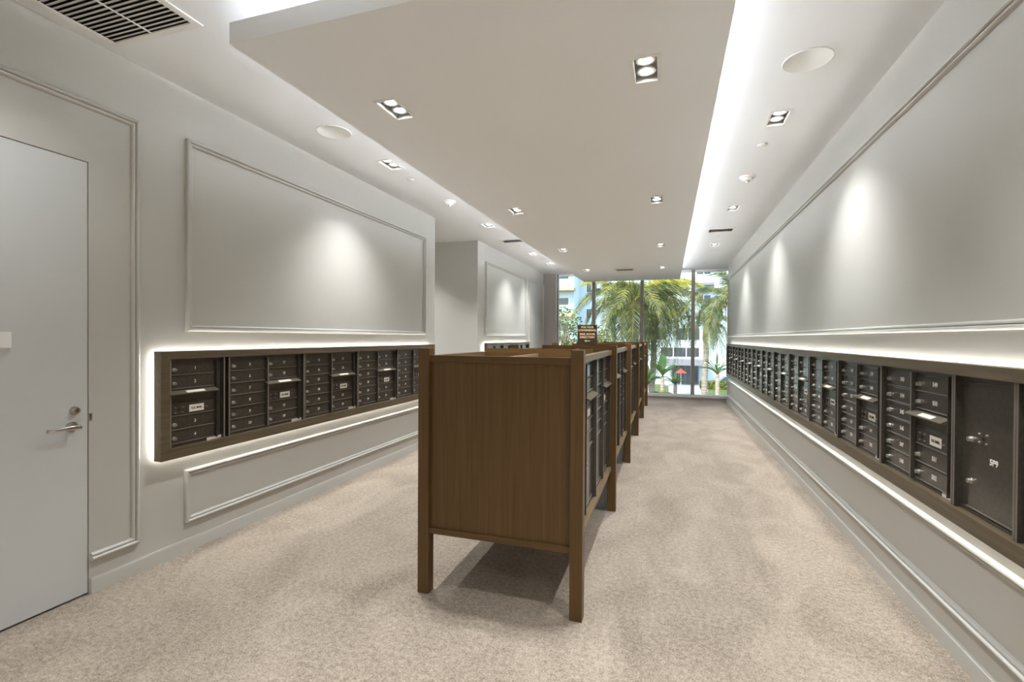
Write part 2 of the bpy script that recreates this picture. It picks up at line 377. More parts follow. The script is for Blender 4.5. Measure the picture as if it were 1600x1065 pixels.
fill_back_l = [(x, y) for x in (-1.64, -.123) for y in (-1.9, -.35)]  # unseen downlights added to brighten the door and near left wall
names = ['just out of the picture above', 'between the round speaker and the sprinkler cover', 'between the smoke alarm and the slot vent', 'just beyond the slot vent']
for i, (x, y) in enumerate(fix_strip):
    o = copy_tree(dlp); o.location = (x, y, H)
    if i < 8: lb = 'recessed downlight beside the %s wall, %s' % ('left' if x < 0 else 'right', names[i % 4])
    elif i < 10: lb = 'recessed downlight beside the %s wall, behind the camera' % ('left' if x < 0 else 'right')
    else: lb = 'white twin-lamp recessed downlight in the left ceiling, last before the window'
    tag(o, lb, 'downlight', 'downlights in the side ceilings')
for i, (x, y) in enumerate(fill_back_l):
    o = copy_tree(dlp); o.location = (x, y, H); tag(o, 'added recessed fill downlight behind the camera in the middle of the ceiling, %s row, %s' % ('left' if x < -1 else 'right', ('rear', 'front')[i % 2]), 'downlight', 'added fill downlights behind the camera')
for x, w_ in ((-4.1, 'nearer the mail room'), (-5.2, 'farther in')):  # unseen downlights added to brighten the corridor's far wall
    o = copy_tree(dlp); o.location = (x, 6.80, H); tag(o, 'added recessed fill downlight in the side corridor ceiling, ' + w_, 'downlight', 'added fill downlights in the side corridor')
def speaker(x, y, lb):
    t = empty('ceiling_speaker', (x, y, H)); tag(t, lb, 'speaker', 'ceiling speakers')
    bm = bmesh.new(); lathe(bm, [(.128, -.0005), (.133, -.0005), (.134, -.004), (.130, -.006), (.127, -.004)], 40); obj('rim', bm, M['white'], t, smooth=True)
    bm = bmesh.new(); cyl(bm, (0, 0, -.003), .1265, .0025, seg=40); obj('grille', bm, M['mesh'], t)
    obj('badge', boxes((-.004, .004, -.014, .014, -.0042, -.0031)), M['white'], t)
speaker(-2.56, 3.25, 'large round flush speaker in the left ceiling, nearest the camera'); speaker(.768, 3.24, 'large round flush speaker in the right ceiling, nearest the camera')
speaker(-2.56, 9.75, 'round flush speaker in the left ceiling near the window'); speaker(.76, 9.82, 'round flush speaker in the right ceiling near the window')
def cover(x, y, lb):
    bm = bmesh.new(); lathe(bm, [(.006, -.0003), (.034, -.0003), (.040, -.006), (.038, -.010), (.004, -.012)], 24)
    tag(obj('sprinkler_cover', bm, M['white'], None, (x, y, H), smooth=True), lb, 'sprinkler cover', 'sprinkler covers')
cover(-2.56, 4.46, 'small round white sprinkler cover in the left ceiling, beyond the nearest downlight'); cover(.742, 4.52, 'small round white sprinkler cover in the right ceiling before the smoke alarm')
cover(-2.51, 8.21, 'small round sprinkler cover in the left ceiling, just beyond the slot vent'); cover(.727, 8.32, 'small round sprinkler cover in the right ceiling, just beyond the slot vent')
cover(-2.47, 11.15, 'small round sprinkler cover in the left ceiling, last before the window'); cover(.726, 11.18, 'small round sprinkler cover in the right ceiling, last before the window')
for x, y, lb in ((-2.52, 5.31, 'white smoke alarm hanging from the left ceiling'), (.752, 5.37, 'white smoke alarm with red lettering hanging from the right ceiling')):
    t = empty('smoke_alarm', (x, y, H)); tag(t, lb, 'smoke alarm', 'smoke alarms')
    bm = bmesh.new(); lathe(bm, [(.01, -.0005), (.074, -.0005), (.074, -.012), (.066, -.020), (.01, -.022)], 32); obj('base', bm, M['white'], t, smooth=True)
    bm = bmesh.new(); lathe(bm, [(.056, -.021), (.050, -.036), (.030, -.046), (.02, -.047)], 28); obj('sensor_dome', bm, M['white'], t, smooth=True)
    bm = bmesh.new(); lathe(bm, [(.018, -.047), (.018, -.060), (.010, -.064)], 16); obj('sensor_tip', bm, M['grille'], t, smooth=True)
    if x > 0: obj('lettering', text_mesh('FIRE', .012, M['red'], .0002), None, t, (.0, -.0745, -.007))
def vent(name, x0, x1, y0, y1, z, nsl, lb, divs=0, fl=.04, slat_axis='x'):
    t = empty(name, ((x0+x1)/2, (y0+y1)/2, z)); tag(t, lb, 'vent')
    a, c = (x1-x0)/2, (y1-y0)/2
    bm = bmesh.new()
    for q in ((-a, a, -c, -c+fl), (-a, a, c-fl, c), (-a, -a+fl, -c+fl, c-fl), (a-fl, a, -c+fl, c-fl)): bx(bm, *q, -.008, -.0005)
    obj('frame', bm, M['white'], t, bevel=.0015)
    bm = bmesh.new(); e, f, D = a-fl, c-fl, .09
    for p in (((-e, -f), (e, -f)), ((e, -f), (e, f)), ((e, f), (-e, f)), ((-e, f), (-e, -f))):
        bm.faces.new([bm.verts.new(q) for q in ((*p[0], 0), (*p[1], 0), (*p[1], D), (*p[0], D))])
    bm.faces.new([bm.verts.new(q) for q in ((-e, -f, D), (e, -f, D), (e, f, D), (-e, f, D))])
    obj('duct', bm, M['dark'], t)
    me = None
    for i in range(nsl):
        y = -f+(i+.5)*2*f/nsl
        if me is None:
            bm = bmesh.new(); wd = min(.016, .44*2*f/nsl)
            vs_ = [bm.verts.new(p) for p in ((-e, -wd, -.004), (e, -wd, -.004), (e, wd, .008), (-e, wd, .008), (-e, -wd, -.0025), (e, -wd, -.0025), (e, wd, .0095), (-e, wd, .0095))]
            for ff in ((0, 1, 2, 3), (4, 7, 6, 5), (0, 4, 5, 1), (2, 6, 7, 3), (0, 3, 7, 4), (1, 5, 6, 2)): bm.faces.new([vs_[k] for k in ff])
            me = mesh_of('slat', bm, M['grille'])
        obj('slat', me, None, t, (0, y, 0))
    for i in range(divs):
        x = -e+(i+1)*2*e/(divs+1); obj('divider', boxes((x-.006, x+.006, -f, f, -.007, -.0045)), M['white'], t)
    return t
vent('return_air_grille', *VENT, H, 46, 'large white louvred return air grille in the ceiling at the top left', 1)
for (x, y), z, lb in ((slots[0], H, 'narrow white slot vent in the left ceiling'), (slots[1], H, 'narrow white slot vent in the right ceiling'), (sv, ZS, 'narrow white slot vent in the lowered ceiling panel near the window')):
    vent('slot_vent', x-.20, x+.20, y-.135, y+.135, z, 4, lb, 0, .035)
# ------------------------------------------------------------------ mailboxes
TH = .0885
_me = {}
def cached(k, fn):
    if k not in _me: _me[k] = fn()
    return _me[k]
def door_me(w_, h_):
    def f():
        bm = boxes((.003, w_-.003, -.006, 0, .004, h_-.004))
        bx(bm, .003, w_-.003, -.0125, -.006, .004, .0085, 1)
        return mesh_of('mail_door', bm, [M['bronze'], M['bronze_lit_edge']])
    return cached(('door', round(w_, 4), round(h_, 4)), f)
def lock_me():
    def f():
        bm = bmesh.new(); cyl(bm, (0, 0, 0), .0125, -.004, 'y', 16); cyl(bm, (0, -.004, 0), .0105, -.011, 'y', 16, .0095)
        bx(bm, -.0012, .0012, -.0156, -.0148, -.005, .005, 1)
        return mesh_of('door_lock', bm, [M['lock'], M['dark']])
    return cached('lock', f)
def dots_me():
    def f():
        bm = bmesh.new()
        for sx in (-1, 1):
            for sz in (-1, 1): cyl(bm, (sx*.024, 0, sz*.017), .0042, -.004, 'y', 10)
        cyl(bm, (0, 0, 0), .0075, -.003, 'y', 12, mi=1)
        return mesh_of('lock_cluster', bm, [M['lock'], M['dark']])
    return cached('dots', f)
def hood_me(w_):
    def f():
        bm = bmesh.new(); a, c = -.028, w_+.004
        P = [(-.006, .030), (-.050, .008), (-.050, .004), (-.006, .025)]
        L_ = [bm.verts.new((a, y, z)) for y, z in P]; Q = [bm.verts.new((c, y, z)) for y, z in P]
        for i in range(4): bm.faces.new((L_[i], L_[(i+1) % 4], Q[(i+1) % 4], Q[i]))
        bm.faces.new(L_); bm.faces.new(Q)
        for x in (0.004, c-.003):     # side cheeks
            vs_ = [bm.verts.new(p) for p in ((x, -.006, .026), (x, -.047, .005), (x, -.006, -.004), (x+.002, -.006, .026), (x+.002, -.047, .005), (x+.002, -.006, -.004))]
            for ff in ((0, 1, 2), (3, 5, 4), (0, 3, 4, 1), (1, 4, 5, 2), (2, 5, 3, 0)): bm.faces.new([vs_[k] for k in ff])
        return mesh_of('mail_slot_hood', bm, M['hood'])
    return cached(('hood', round(w_, 4)), f)
def hoodlabel_me():
    def f():
        bm = bmesh.new(); d = Vector((0, -.044, -.022)).normalized(); nrm = Vector((0, -.022, .044)).normalized()
        o_ = Vector((0, -.006, .030)); A = o_+d*.016+nrm*.0006; B = o_+d*.042+nrm*.0006
        vs_ = [bm.verts.new(p) for p in (A+Vector((-.065, 0, 0)), A+Vector((.065, 0, 0)), B+Vector((.065, 0, 0)), B+Vector((-.065, 0, 0)))]
        top = [bm.verts.new(v_.co+nrm*.0008) for v_ in vs_]
        bm.faces.new(vs_); bm.faces.new(top)
        for i in range(4): bm.faces.new((vs_[i], vs_[(i+1) % 4], top[(i+1) % 4], top[i]))
        return mesh_of('hood_label', bm, M['cream'])
    return cached('hoodlabel', f)
def make_unit(cols, W, Hh, nums=True, wallkind=True):
    """cols: [(x0, x1, [(kind, tiers, text)])] from the top down"""
    t = empty('mailbox_unit'); top = Hh-(.02 if wallkind else .0265)
    bm = boxes((0, W, 0, .026, 0, Hh), (.0, .011, -.030, 0, 0, Hh), (W-.011, W, -.030, 0, 0, Hh), (.0, .011, -.0312, -.0301, 0, Hh, 1), (W-.011, W, -.0312, -.0301, 0, Hh, 1), (.011, W-.011, -.008, 0, Hh-.012, Hh), (.011, W-.011, -.008, 0, 0, .012))
    for (a, b_), (c, d) in zip([q[:2] for q in cols], [q[:2] for q in cols][1:]): bx(bm, (b_+c)/2-.006, (b_+c)/2+.006, -.028, 0, .012, Hh-.012); bx(bm, (b_+c)/2-.006, (b_+c)/2+.006, -.0292, -.0281, .012, Hh-.012, 1)
    if W-.011-cols[-1][1] > .02: bx(bm, cols[-1][1]+.006, cols[-1][1]+.012, -.026, 0, .012, Hh-.012)
    obj('face_frame', bm, [M['bronze'], M['bronze_lit_edge']], t)
    for x0, x1, tiers in cols:
        z = top; w_ = x1-x0
        for kind, nt_, tx in tiers:
            h_ = nt_*TH; z -= h_
            if kind == 'box':
                d = obj('mail_door', door_me(w_, h_), None, t, (x0, 0, z))
                obj('door_lock', lock_me(), None, d, (.030, -.006, h_*.45))
                if tx and nums: obj('door_number', text_mesh(tx, .030, M['num'], .0006), None, d, (w_*.55, -.0066, h_*.52))
            elif kind == 'slot':
                s_ = obj('mail_slot', boxes((.003, w_-.003, -.003, 0, .002, h_-.03), (.003, w_-.003, -.007, -.003, .002, .006)), M['bronze'], t, (x0, 0, z))
                hd = obj('mail_slot_hood', hood_me(w_), None, t, (x0, 0, z+h_-.034))
                if wallkind: obj('hood_label', hoodlabel_me(), None, hd, (w_*.5, 0, 0))
            elif kind == 'usps':
                d = obj('outgoing_mail_door', door_me(w_, h_), None, t, (x0, 0, z))
                obj('lock_cluster', dots_me(), None, d, (.062, -.006, h_*.5))
                lp = obj('door_label', boxes((w_*.42, w_*.42+.105, -.0072, -.006, h_*.5-.023, h_*.5+.023)), M['cream'], d)
                lp['label'] = 'cream door label'
                if nums: obj('label_text', text_mesh('U.S. MAIL', .019, M['ink'], .0006), None, d, (w_*.42+.0525, -.0078, h_*.5))
                bm = bmesh.new(); cyl(bm, (0, 0, 0), .0042, -.004, 'y', 10); obj('screw', bm, M['lock'], d, (w_*.42+.125, -.006, h_*.5))
            elif kind == 'parcel':
                d = obj('parcel_door', door_me(w_, h_), None, t, (x0, 0, z))
                obj('door_lock', lock_me(), None, d, (.030, -.006, h_*(.52 if nt_ > 5 else .45)+.015)); obj('lock_cluster', dots_me(), None, d, (.105, -.006, h_*(.52 if nt_ > 5 else .62)+.03))
                if nt_ > 5: obj('door_lock', lock_me(), None, d, (.030, -.006, h_*.22))
                if tx and nums: obj('door_number', text_mesh(tx, .034, M['num'], .0008), None, d, (w_*.55, -.0066, h_*.42))
    if wallkind and len(cols[0][2]) > 3: obj('corner_label', boxes((W-.125, W-.014, -.0105, -.0082, -.0005, .018)), M['cream'], t)
    return t
def tiers6(a): return [('box', 1, str(k)) for k in a]
def wall_unit(W, n1, n2, nums=True):
    m_ = .030 if W > .5 else .015
    if W < .5: return make_unit([(.016, .335, [('box', 1, '1'), ('box', 1, '2'), ('slot', 1, ''), ('usps', 1, ''), ('box', 1, '3'), ('box', 1, '4')])], W, .566, nums)
    cw = (W-.030-.018-.062)/2
    x1 = .030+cw; x2 = x1+.018
    return make_unit([(.030, x1, tiers6(n1)), (x2, x2+cw, [('box', 1, str(n2[0])), ('box', 1, str(n2[1])), ('slot', 1, ''), ('usps', 1, ''), ('box', 1, str(n2[2])), ('box', 1, str(n2[3]))])], W, .566, nums)
ZU = .731
DU = .046                                            # unit face distance from the wall
def surround(side, s0, s1, lb):
    x = XL if side > 0 else XR
    t = empty('mailbox_surround', (x, (s0+s1)/2, 0)); tag(t, lb, 'mailbox surround')
    c = (s0+s1)/2; a, b_ = s0-c, s1-c; z0, z1 = .664, 1.350; wz0, wz1, ws = .066, .050, .055
    bm = bmesh.new()
    O = [(a, z0), (b_, z0), (b_, z1), (a, z1)]; I = [(a+ws, z0+wz0), (b_-ws, z0+wz0), (b_-ws, z1-wz1), (a+ws, z1-wz1)]
    d0, d1 = .028, .092
    for i in range(4):
        j = (i+1) % 4; q = [(O[i], d0), (O[j], d0), (I[j], d0), (I[i], d0), (O[i], d1), (O[j], d1), (I[j], d1), (I[i], d1)]
        vv = [bm.verts.new((side*d, s, z)) for (s, z), d in q]
        for ff in ((0, 1, 2, 3), (4, 7, 6, 5), (0, 4, 5, 1), (2, 6, 7, 3), (0, 3, 7, 4), (1, 5, 6, 2)): bm.faces.new([vv[k] for k in ff])
    obj('wood_frame', bm, M['wood_frame'], t, bevel=.001)
    X = sorted
    xa, xb = sorted((0.0005*side, side*.0195)); xc, xd = sorted((side*.0195, side*.028))
    obj('backing_panel', boxes((xa, xb, a+.03, b_-.03, z0+.03, z1-.03)), M['wall'], t)
    obj('filler_panel', boxes((*sorted((side*.0196, side*.030)), a+.05, b_-.05, z0+.05, z1-.04)), M['bronze'], t)
    xe, xf = sorted((side*.006, side*.018))
    st = obj('light_strip', boxes((xe, xf, a+.018, b_-.018, z1-.0295, z1-.020), (xe, xf, a+.018, b_-.018, z0+.020, z0+.0295), (xe, xf, a+.018, a+.0295, z0+.0295, z1-.0295), (xe, xf, b_-.0295, b_-.018, z0+.0295, z1-.0295)), M['glow'], t)
    return t
surround(1, 2.170, 5.850, 'brown wooden frame with back lighting around the mailboxes on the near left wall')
surround(1, 7.83, 10.52, 'brown wooden frame around the mailboxes on the far left wall, by the window')
surround(-1, 1.38, 11.05, 'long brown wooden frame with back lighting around the mailboxes on the right wall')
# near left wall: a narrow unit then four double ones
u = wall_unit(.40, None, None); u.location = (XL+DU, 2.235, ZU); u.rotation_euler = (0, 0, R(90))
tag(u, 'narrow bronze mailbox unit with boxes 1 to 4, nearest on the left wall', 'mailbox', 'mailbox units on the near left wall')
y = 2.665; nb = 5; PL = .757
lo = ['with boxes 5 to 14, next to the narrow unit', 'third along the near left wall', 'fourth along the near left wall', 'last on the near left wall, half hidden by the island']
for k in range(4):
    u = wall_unit(PL if k < 3 else .78, range(nb, nb+6), range(nb+6, nb+10)); nb += 10
    u.location = (XL+DU, y, ZU); u.rotation_euler = (0, 0, R(90)); y += PL+.003
    tag(u, 'bronze two-column mailbox unit ' + lo[k], 'mailbox', 'mailbox units on the near left wall')
y = 7.90
for k, q in enumerate(('nearest the corridor', 'in the middle', 'nearest the window')):
    u = wall_unit(.84, range(1, 7), range(7, 11), False); u.location = (XL+DU, y, ZU); u.rotation_euler = (0, 0, R(90)); y += .853
    tag(u, 'bronze mailbox unit in the far left wall frame, ' + q, 'mailbox', 'mailbox units on the far left wall')
# right wall
y = 2.195+.395
u = make_unit([(.055, .372, [('parcel', 6, '5P9')])], .395, .566); u.location = (XR-DU, y, ZU); u.rotation_euler = (0, 0, R(-90))
tag(u, 'bronze parcel locker with one tall door at the near end of the right wall', 'parcel locker')
nb = 543; PR = .752
rl = ['nearest the parcel locker'] + ['%s from the parcel locker' % q for q in ('second', 'third', 'fourth', 'fifth', 'sixth', 'seventh', 'eighth', 'ninth', 'tenth')] + ['farthest, at the window end']
for k in range(11):
    u = wall_unit(PR-.003, range(nb, nb+6), range(nb+6, nb+10), k < 6); nb -= 10
    y1 = 2.592+(k+1)*PR; u.location = (XR-DU, y1, ZU); u.rotation_euler = (0, 0, R(-90))
    tag(u, 'bronze two-column mailbox unit on the right wall, ' + rl[k], 'mailbox', 'mailbox units on the right wall')
u = make_unit([(.03, .35, [('parcel', 3, '2P'), ('parcel', 3, '1P')]), (.37, .69, [('parcel', 3, '4P'), ('parcel', 3, '3P')])], .74, .566); u.location = (XR-DU, 2.192, ZU); u.rotation_euler = (0, 0, R(-90))
tag(u, 'bronze parcel locker with four doors at the right edge of the right wall frame', 'parcel locker')
# ------------------------------------------------------------------ the wooden island
IX0, IX1, IY0, BAY, NB = -1.344, -.406, 2.436, 1.652, 5
PW = .066
isl = empty('mailbox_island', ((IX0+IX1)/2, IY0, 0)); cx = (IX0+IX1)/2
tag(isl, 'long dark walnut mailbox island on square posts in the middle of the carpet', 'mailbox island')
hx_ = (IX1-IX0)/2
pm = mesh_of('post', boxes((-PW/2, PW/2, 0, PW, 0, 1.387)), M['wood_v'], bevel=.0015)
for k in range(NB+1):
    for s in (-1, 1): obj('post', pm, None, isl, (s*(hx_-PW/2), k*BAY, 0))
RL = BAY-PW
bm = boxes((-hx_+PW, hx_-PW, .014, .036, 1.311, 1.347)); obj('end_top_rail', bm, M['wood_x'], isl, bevel=.001)
obj('end_panel', boxes((-hx_+PW, hx_-PW, .024, .040, .372, 1.311)), M['wood_v'], isl)
obj('end_bottom_rail', boxes((-hx_+PW, hx_-PW, .010, .048, .340, .372)), M['wood_x'], isl, bevel=.001)
ye = NB*BAY+PW
obj('end_panel', boxes((-hx_+PW, hx_-PW, ye-.040, ye-.024, .345, 1.347)), M['wood_v'], isl)
srm = mesh_of('side_top_rail', boxes((-.021, .021, 0, RL, 1.309, 1.347)), M['wood_y_glare'], bevel=.001)
sbm = mesh_of('side_bottom_rail', boxes((-.022, .022, 0, RL, .340, .372)), M['wood_y_glare'], bevel=.001)
bpm = mesh_of('side_panel', boxes((-.008, .008, 0, RL, .372, 1.309)), M['wood_v'])
trm = mesh_of('top_board', boxes((-hx_+.083, hx_-.083, 0, RL, 1.285, 1.297)), M['wood_tray'])
bom = mesh_of('bottom_board', boxes((-hx_+.083, hx_-.083, 0, RL, .346, .362)), M['wood_x'])
crm = mesh_of('cross_rail', boxes((-hx_+.083, hx_-.083, -.010, .010, 1.297, 1.372)), M['wood_x'], bevel=.001)
sgm = mesh_of('support_panel', boxes((-hx_+.07, hx_-.07, -.006, .006, 0, .340)), M['panelgrey'])
dvm = mesh_of('tray_divider', boxes((-.010, .010, 0, RL, 1.297, 1.338)), M['wood_tray'])
for k in range(NB):
    y0 = k*BAY+PW
    for s in (-1, 1):
        obj('side_top_rail', srm, None, isl, (s*(hx_-.061), y0, 0)); obj('side_bottom_rail', sbm, None, isl, (s*(hx_-.060), y0, 0))
    obj('side_panel', bpm, None, isl, (-hx_+.062, y0, 0))
    obj('top_board', trm, None, isl, (0, y0, 0)); obj('bottom_board', bom, None, isl, (0, y0, 0)); obj('tray_divider', dvm, None, isl, (0, y0, 0))
    obj('cross_rail', crm, None, isl, (0, y0+RL/2, 0))
    if k: obj('support_panel', sgm, None, isl, (0, k*BAY+.05, 0))
Wd = RL/2-.002; ZI = .3735; HI = 1.3085-ZI
def island_unit(swap):
    cw = (Wd-.030-.018-.050)/2; x1 = .030+cw; x2 = x1+.018
    c1 = [('box', 1, '')]*6+[('parcel', 4, '')]; c2 = [('box', 1, ''), ('box', 1, ''), ('slot', 1, ''), ('usps', 1, ''), ('box', 1, ''), ('box', 1, ''), ('parcel', 4, '')]
    return make_unit([(.030, x1, c1), (x2, x2+cw, c2)], Wd, HI, False, False)
pu = None; od = ['first (nearest)', 'second', 'third', 'fourth', 'fifth (farthest)']
for k in range(NB):
    for j in range(2):
        u = island_unit(0) if pu is None else copy_tree(pu); pu = pu or u
        u.location = (IX1-.081, IY0+k*BAY+PW+j*(Wd+.002)+.001, ZI); u.rotation_euler = (0, 0, R(90))
        tag(u, 'tall mailbox unit in the island, %s half of the %s bay' % (('near', 'far')[j], od[k]), 'mailbox', 'mailbox units in the island')
# sign standing on the island
sg = empty('tabletop_sign', (-.92, 5.775, 1.297)); tag(sg, 'small brown sign with pale lettering and an arrow standing on the wooden island', 'sign')
sg.rotation_euler = (0, 0, R(4))
obj('sign_board', boxes((-.115, .115, -.006, .006, 0, .308)), M['sign'], sg, bevel=.001)
obj('sign_foot', boxes((-.115, .115, -.03, .05, 0, .006)), M['sign'], sg)
for tx, sz, z in (('FOR YOUR', .030, .279), ('CONVENIENCE,', .030, .243), ('MAIL ROOM', .033, .197), ('DIRECTORY', .033, .160)):
    obj('lettering', text_mesh(tx, sz, M['gold'], .0014), None, sg, (0, -.0068, z))
bm = bmesh.new()
pts = [(-.035, .118), (-.010, .134), (-.016, .122), (.036, .122), (.036, .112), (-.016, .112), (-.010, .100)]
A = [bm.verts.new((x, -.0062, z)) for x, z in pts]; B = [bm.verts.new((x, -.0078, z)) for x, z in pts]
bm.faces.new(A); bm.faces.new(B)
for i in range(7): bm.faces.new((A[i], A[(i+1) % 7], B[(i+1) % 7], B[i]))
obj('arrow', bm, M['gold'], sg)
# ------------------------------------------------------------------ outdoors (the room is one floor up)
G = -4.6
o = obj('ground', boxes((-60, 60, 13.5, 140, G-.2, G)), M['concrete']); o['kind'] = 'structure'
o = obj('ground.001', boxes((-40, .1, 18, 66, G, G+.03)), M['lawn']); o['kind'] = 'structure'
bm = bmesh.new(); vs_ = [(2.6, 40), (40, 40), (40, 66), (5.0, 66)]
lo_ = [bm.verts.new((x, y, G)) for x, y in vs_]; hi_ = [bm.verts.new((x, y, G+.03)) for x, y in vs_]
bm.faces.new(hi_)
for i in range(4): bm.faces.new((lo_[i], lo_[(i+1) % 4], hi_[(i+1) % 4], hi_[i]))
o = obj('ground.002', bm, M['lawn']); o['kind'] = 'structure'
o = obj('ground.003', boxes((-1, 4.5, 48, 52.5, G, G+.02)), M['paver']); o['kind'] = 'structure'
# building across the drive
bd = empty('apartment_building', (0, 68, G)); tag(bd, 'pale white apartment building with dark windows across the driveway', 'building')
def wl(a, y, z): return (a, y-68, z-G)
def bpart(name, x0, x1, y0, y1, z0, z1, m): return obj(name, boxes((x0, x1, y0-68, y1-68, z0-G, z1-G)), m, bd)
bpart('wall', -24, 14, 68, 74, G, 26, M['facade'])
bpart('wall', -16.6, -11.9, 63.5, 68, G, 24, M['facade'])
def win(x0, x1, z0, z1, y=68, n_=1, fy=.06):
    f = bpart('window', x0-.12, x1+.12, y-fy, y-.001, z0-.12, z1+.12, M['sill'])
    wd = (x1-x0)/n_
    for i in range(n_):
        q = obj('window_pane', boxes((x0+i*wd+.06, x0+(i+1)*wd-.06, y-fy-.02-68, y-fy-68, z0-G, z1-G)), M['winglass'], f)
win(-.95, 3.95, -.98, .22, n_=3); win(1.0, 4.0, 1.25, 2.8, n_=2); win(-3.2, -.2, 1.25, 2.8, n_=2)
for z in (4.4, 8.0, 11.4):
    win(-11.0, -9.5, z-.1, z+1.1, n_=2); win(-6.8, -4.4, z-.1, z+1.1, n_=2); win(-1.0, 1.6, z-.1, z+1.1, n_=2)
win(-11, -8.6, .3, 1.9, n_=2)
for z in (1.2, 4.6, 8.0, 11.4):     # balconies on the left wing
    s_ = bpart('balcony_slab', -16.4, -11.7, 62.2, 63.6, z-.35, z, M['tan'])
    q = obj('balcony_rail', boxes((-16.4, -11.7, 62.2-68, 62.26-68, z-G, z+1.15-G)), M['bluerail'], s_)
    win(-15.4, -12.6, z+.35, z+2.15, y=63.5, n_=2)
for z in (4.9, 8.6, 12.3):
    s_ = bpart('balcony_slab', 3.2, 5.6, 66.4, 68.05, z-.3, z, M['facade2'])
    q = obj('balcony_rail', boxes((3.2, 5.6, 66.4-68, 66.46-68, z-G, z+1.1-G)), M['bluerail'], s_)
    win(3.5, 5.3, z+.3, z+2.2, y=68, n_=2)
bpart('canopy', -.4, 4.8, 64.5, 68, -1.95, -1.25, M['facade2'])
bpart('column', 4.15, 4.6, 64.8, 65.2, G, -1.95, M['facade']); bpart('column', -.3, .1, 64.8, 65.2, G, -1.95, M['facade'])
e = bpart('entrance_doors', .5, 3.9, 67.9, 68, G, -2.1, M['facade2'])
for i in range(4): obj('window_pane', boxes((.6+i*.82, 1.3+i*.82, 67.86-68, 67.9-68, .1, 2.35)), M['winglass'], e)
# palms
def frond_me(L_, droop, seed, yel=False, wide=.95):
    rnd = random.Random(seed); bm = bmesh.new(); n_ = 30; pts = []
    for i in range(n_+1):
        t = i/n_; pts.append(Vector((L_*(t-.18*droop*t*t), 0, L_*(.52*t-1.05*droop*t*t*(.55+.45*t)))))
    tube(bm, pts[::3], [.028*(1-.9*i/10) for i in range(len(pts[::3]))], 5, 1)
    for i in range(3, n_+1):
        t = i/n_; d = (pts[i]-pts[i-1]).normalized(); ll = wide*math.sin(math.pi*min(1, .12+.86*t))**.7*L_/3
        for s in (-1, 1):
            for r_ in range(2):
                base = pts[i-1].lerp(pts[i], r_*.5); a = .55+rnd.uniform(-.12, .12)
                out = (d*math.cos(a)*1.0+Vector((0, s, 0))*math.sin(a)*1.15+Vector((0, 0, rnd.uniform(-.05, .35)))).normalized()
                q1 = base+out*ll*.5; q2 = base+out*ll*.95+Vector((0, 0, -ll*(.30+rnd.random()*.25)))
                wv = d*.022
                v0 = [bm.verts.new(base-wv*.6), bm.verts.new(base+wv*.6)]; v1 = [bm.verts.new(q1+wv), bm.verts.new(q1-wv)]; v2 = bm.verts.new(q2)
                bm.faces.new((v0[0], v0[1], v1[0], v1[1])); bm.faces.new((v1[1], v1[0], v2))
    return mesh_of('frond', bm, [M['palm_reflection'] if yel else M['palm'], M['shaft']])
FR = [frond_me(3.0, d, 10+i) for i, d in enumerate((.55, .85, 1.15, 1.45))]; FY = frond_me(2.6, .5, 77, True)  # FY fronds carry the yellow of the glass reflection
def palm(x, y, zc, sc, rt_, lb, nf=17, seed=1, yel=0, grp='palm trees outside the window'):
    rnd = random.Random(seed); t = empty('palm_tree', (x, y, G)); tag(t, lb, 'palm tree', grp)
    hgt = zc-G; bm = bmesh.new(); hs = hgt-1.5*sc
    tube(bm, [(0.05*math.sin(i*.9), 0, hs*i/10) for i in range(11)], [rt_*(1.25-.3*i/10) for i in range(11)], 14); obj('trunk', bm, M['trunk'], t, smooth=True)
    bm = bmesh.new(); lathe(bm, [(rt_*.95, hs), (rt_*1.15, hs+.3*sc), (rt_*.8, hs+1.1*sc), (rt_*.45, hgt+.1)], 14); obj('crownshaft', bm, M['shaft'], t, smooth=True)
    for i in range(nf):
        k = 0 if i < nf*.2 else 1 if i < nf*.5 else 2 if i < nf*.78 else 3
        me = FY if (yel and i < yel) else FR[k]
        f = obj('frond', me, None, t, (0, 0, hgt)); f.scale = (sc, sc, sc)
        tilt = [-.75, -.25, .15, .55][k]+rnd.uniform(-.12, .12)
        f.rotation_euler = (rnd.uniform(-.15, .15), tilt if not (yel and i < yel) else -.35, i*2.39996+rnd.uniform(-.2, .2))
    return t
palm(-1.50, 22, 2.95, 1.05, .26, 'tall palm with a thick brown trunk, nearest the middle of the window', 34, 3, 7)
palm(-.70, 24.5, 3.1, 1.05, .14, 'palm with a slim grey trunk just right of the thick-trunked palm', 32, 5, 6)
palm(2.45, 20, 2.9, .80, .16, 'palm at the right edge of the window, drooping beside the wall', 26, 8)
palm(2.20, 32, 2.3, .70, .16, 'smaller palm with a thin trunk behind the rightmost window pane', 18, 12)
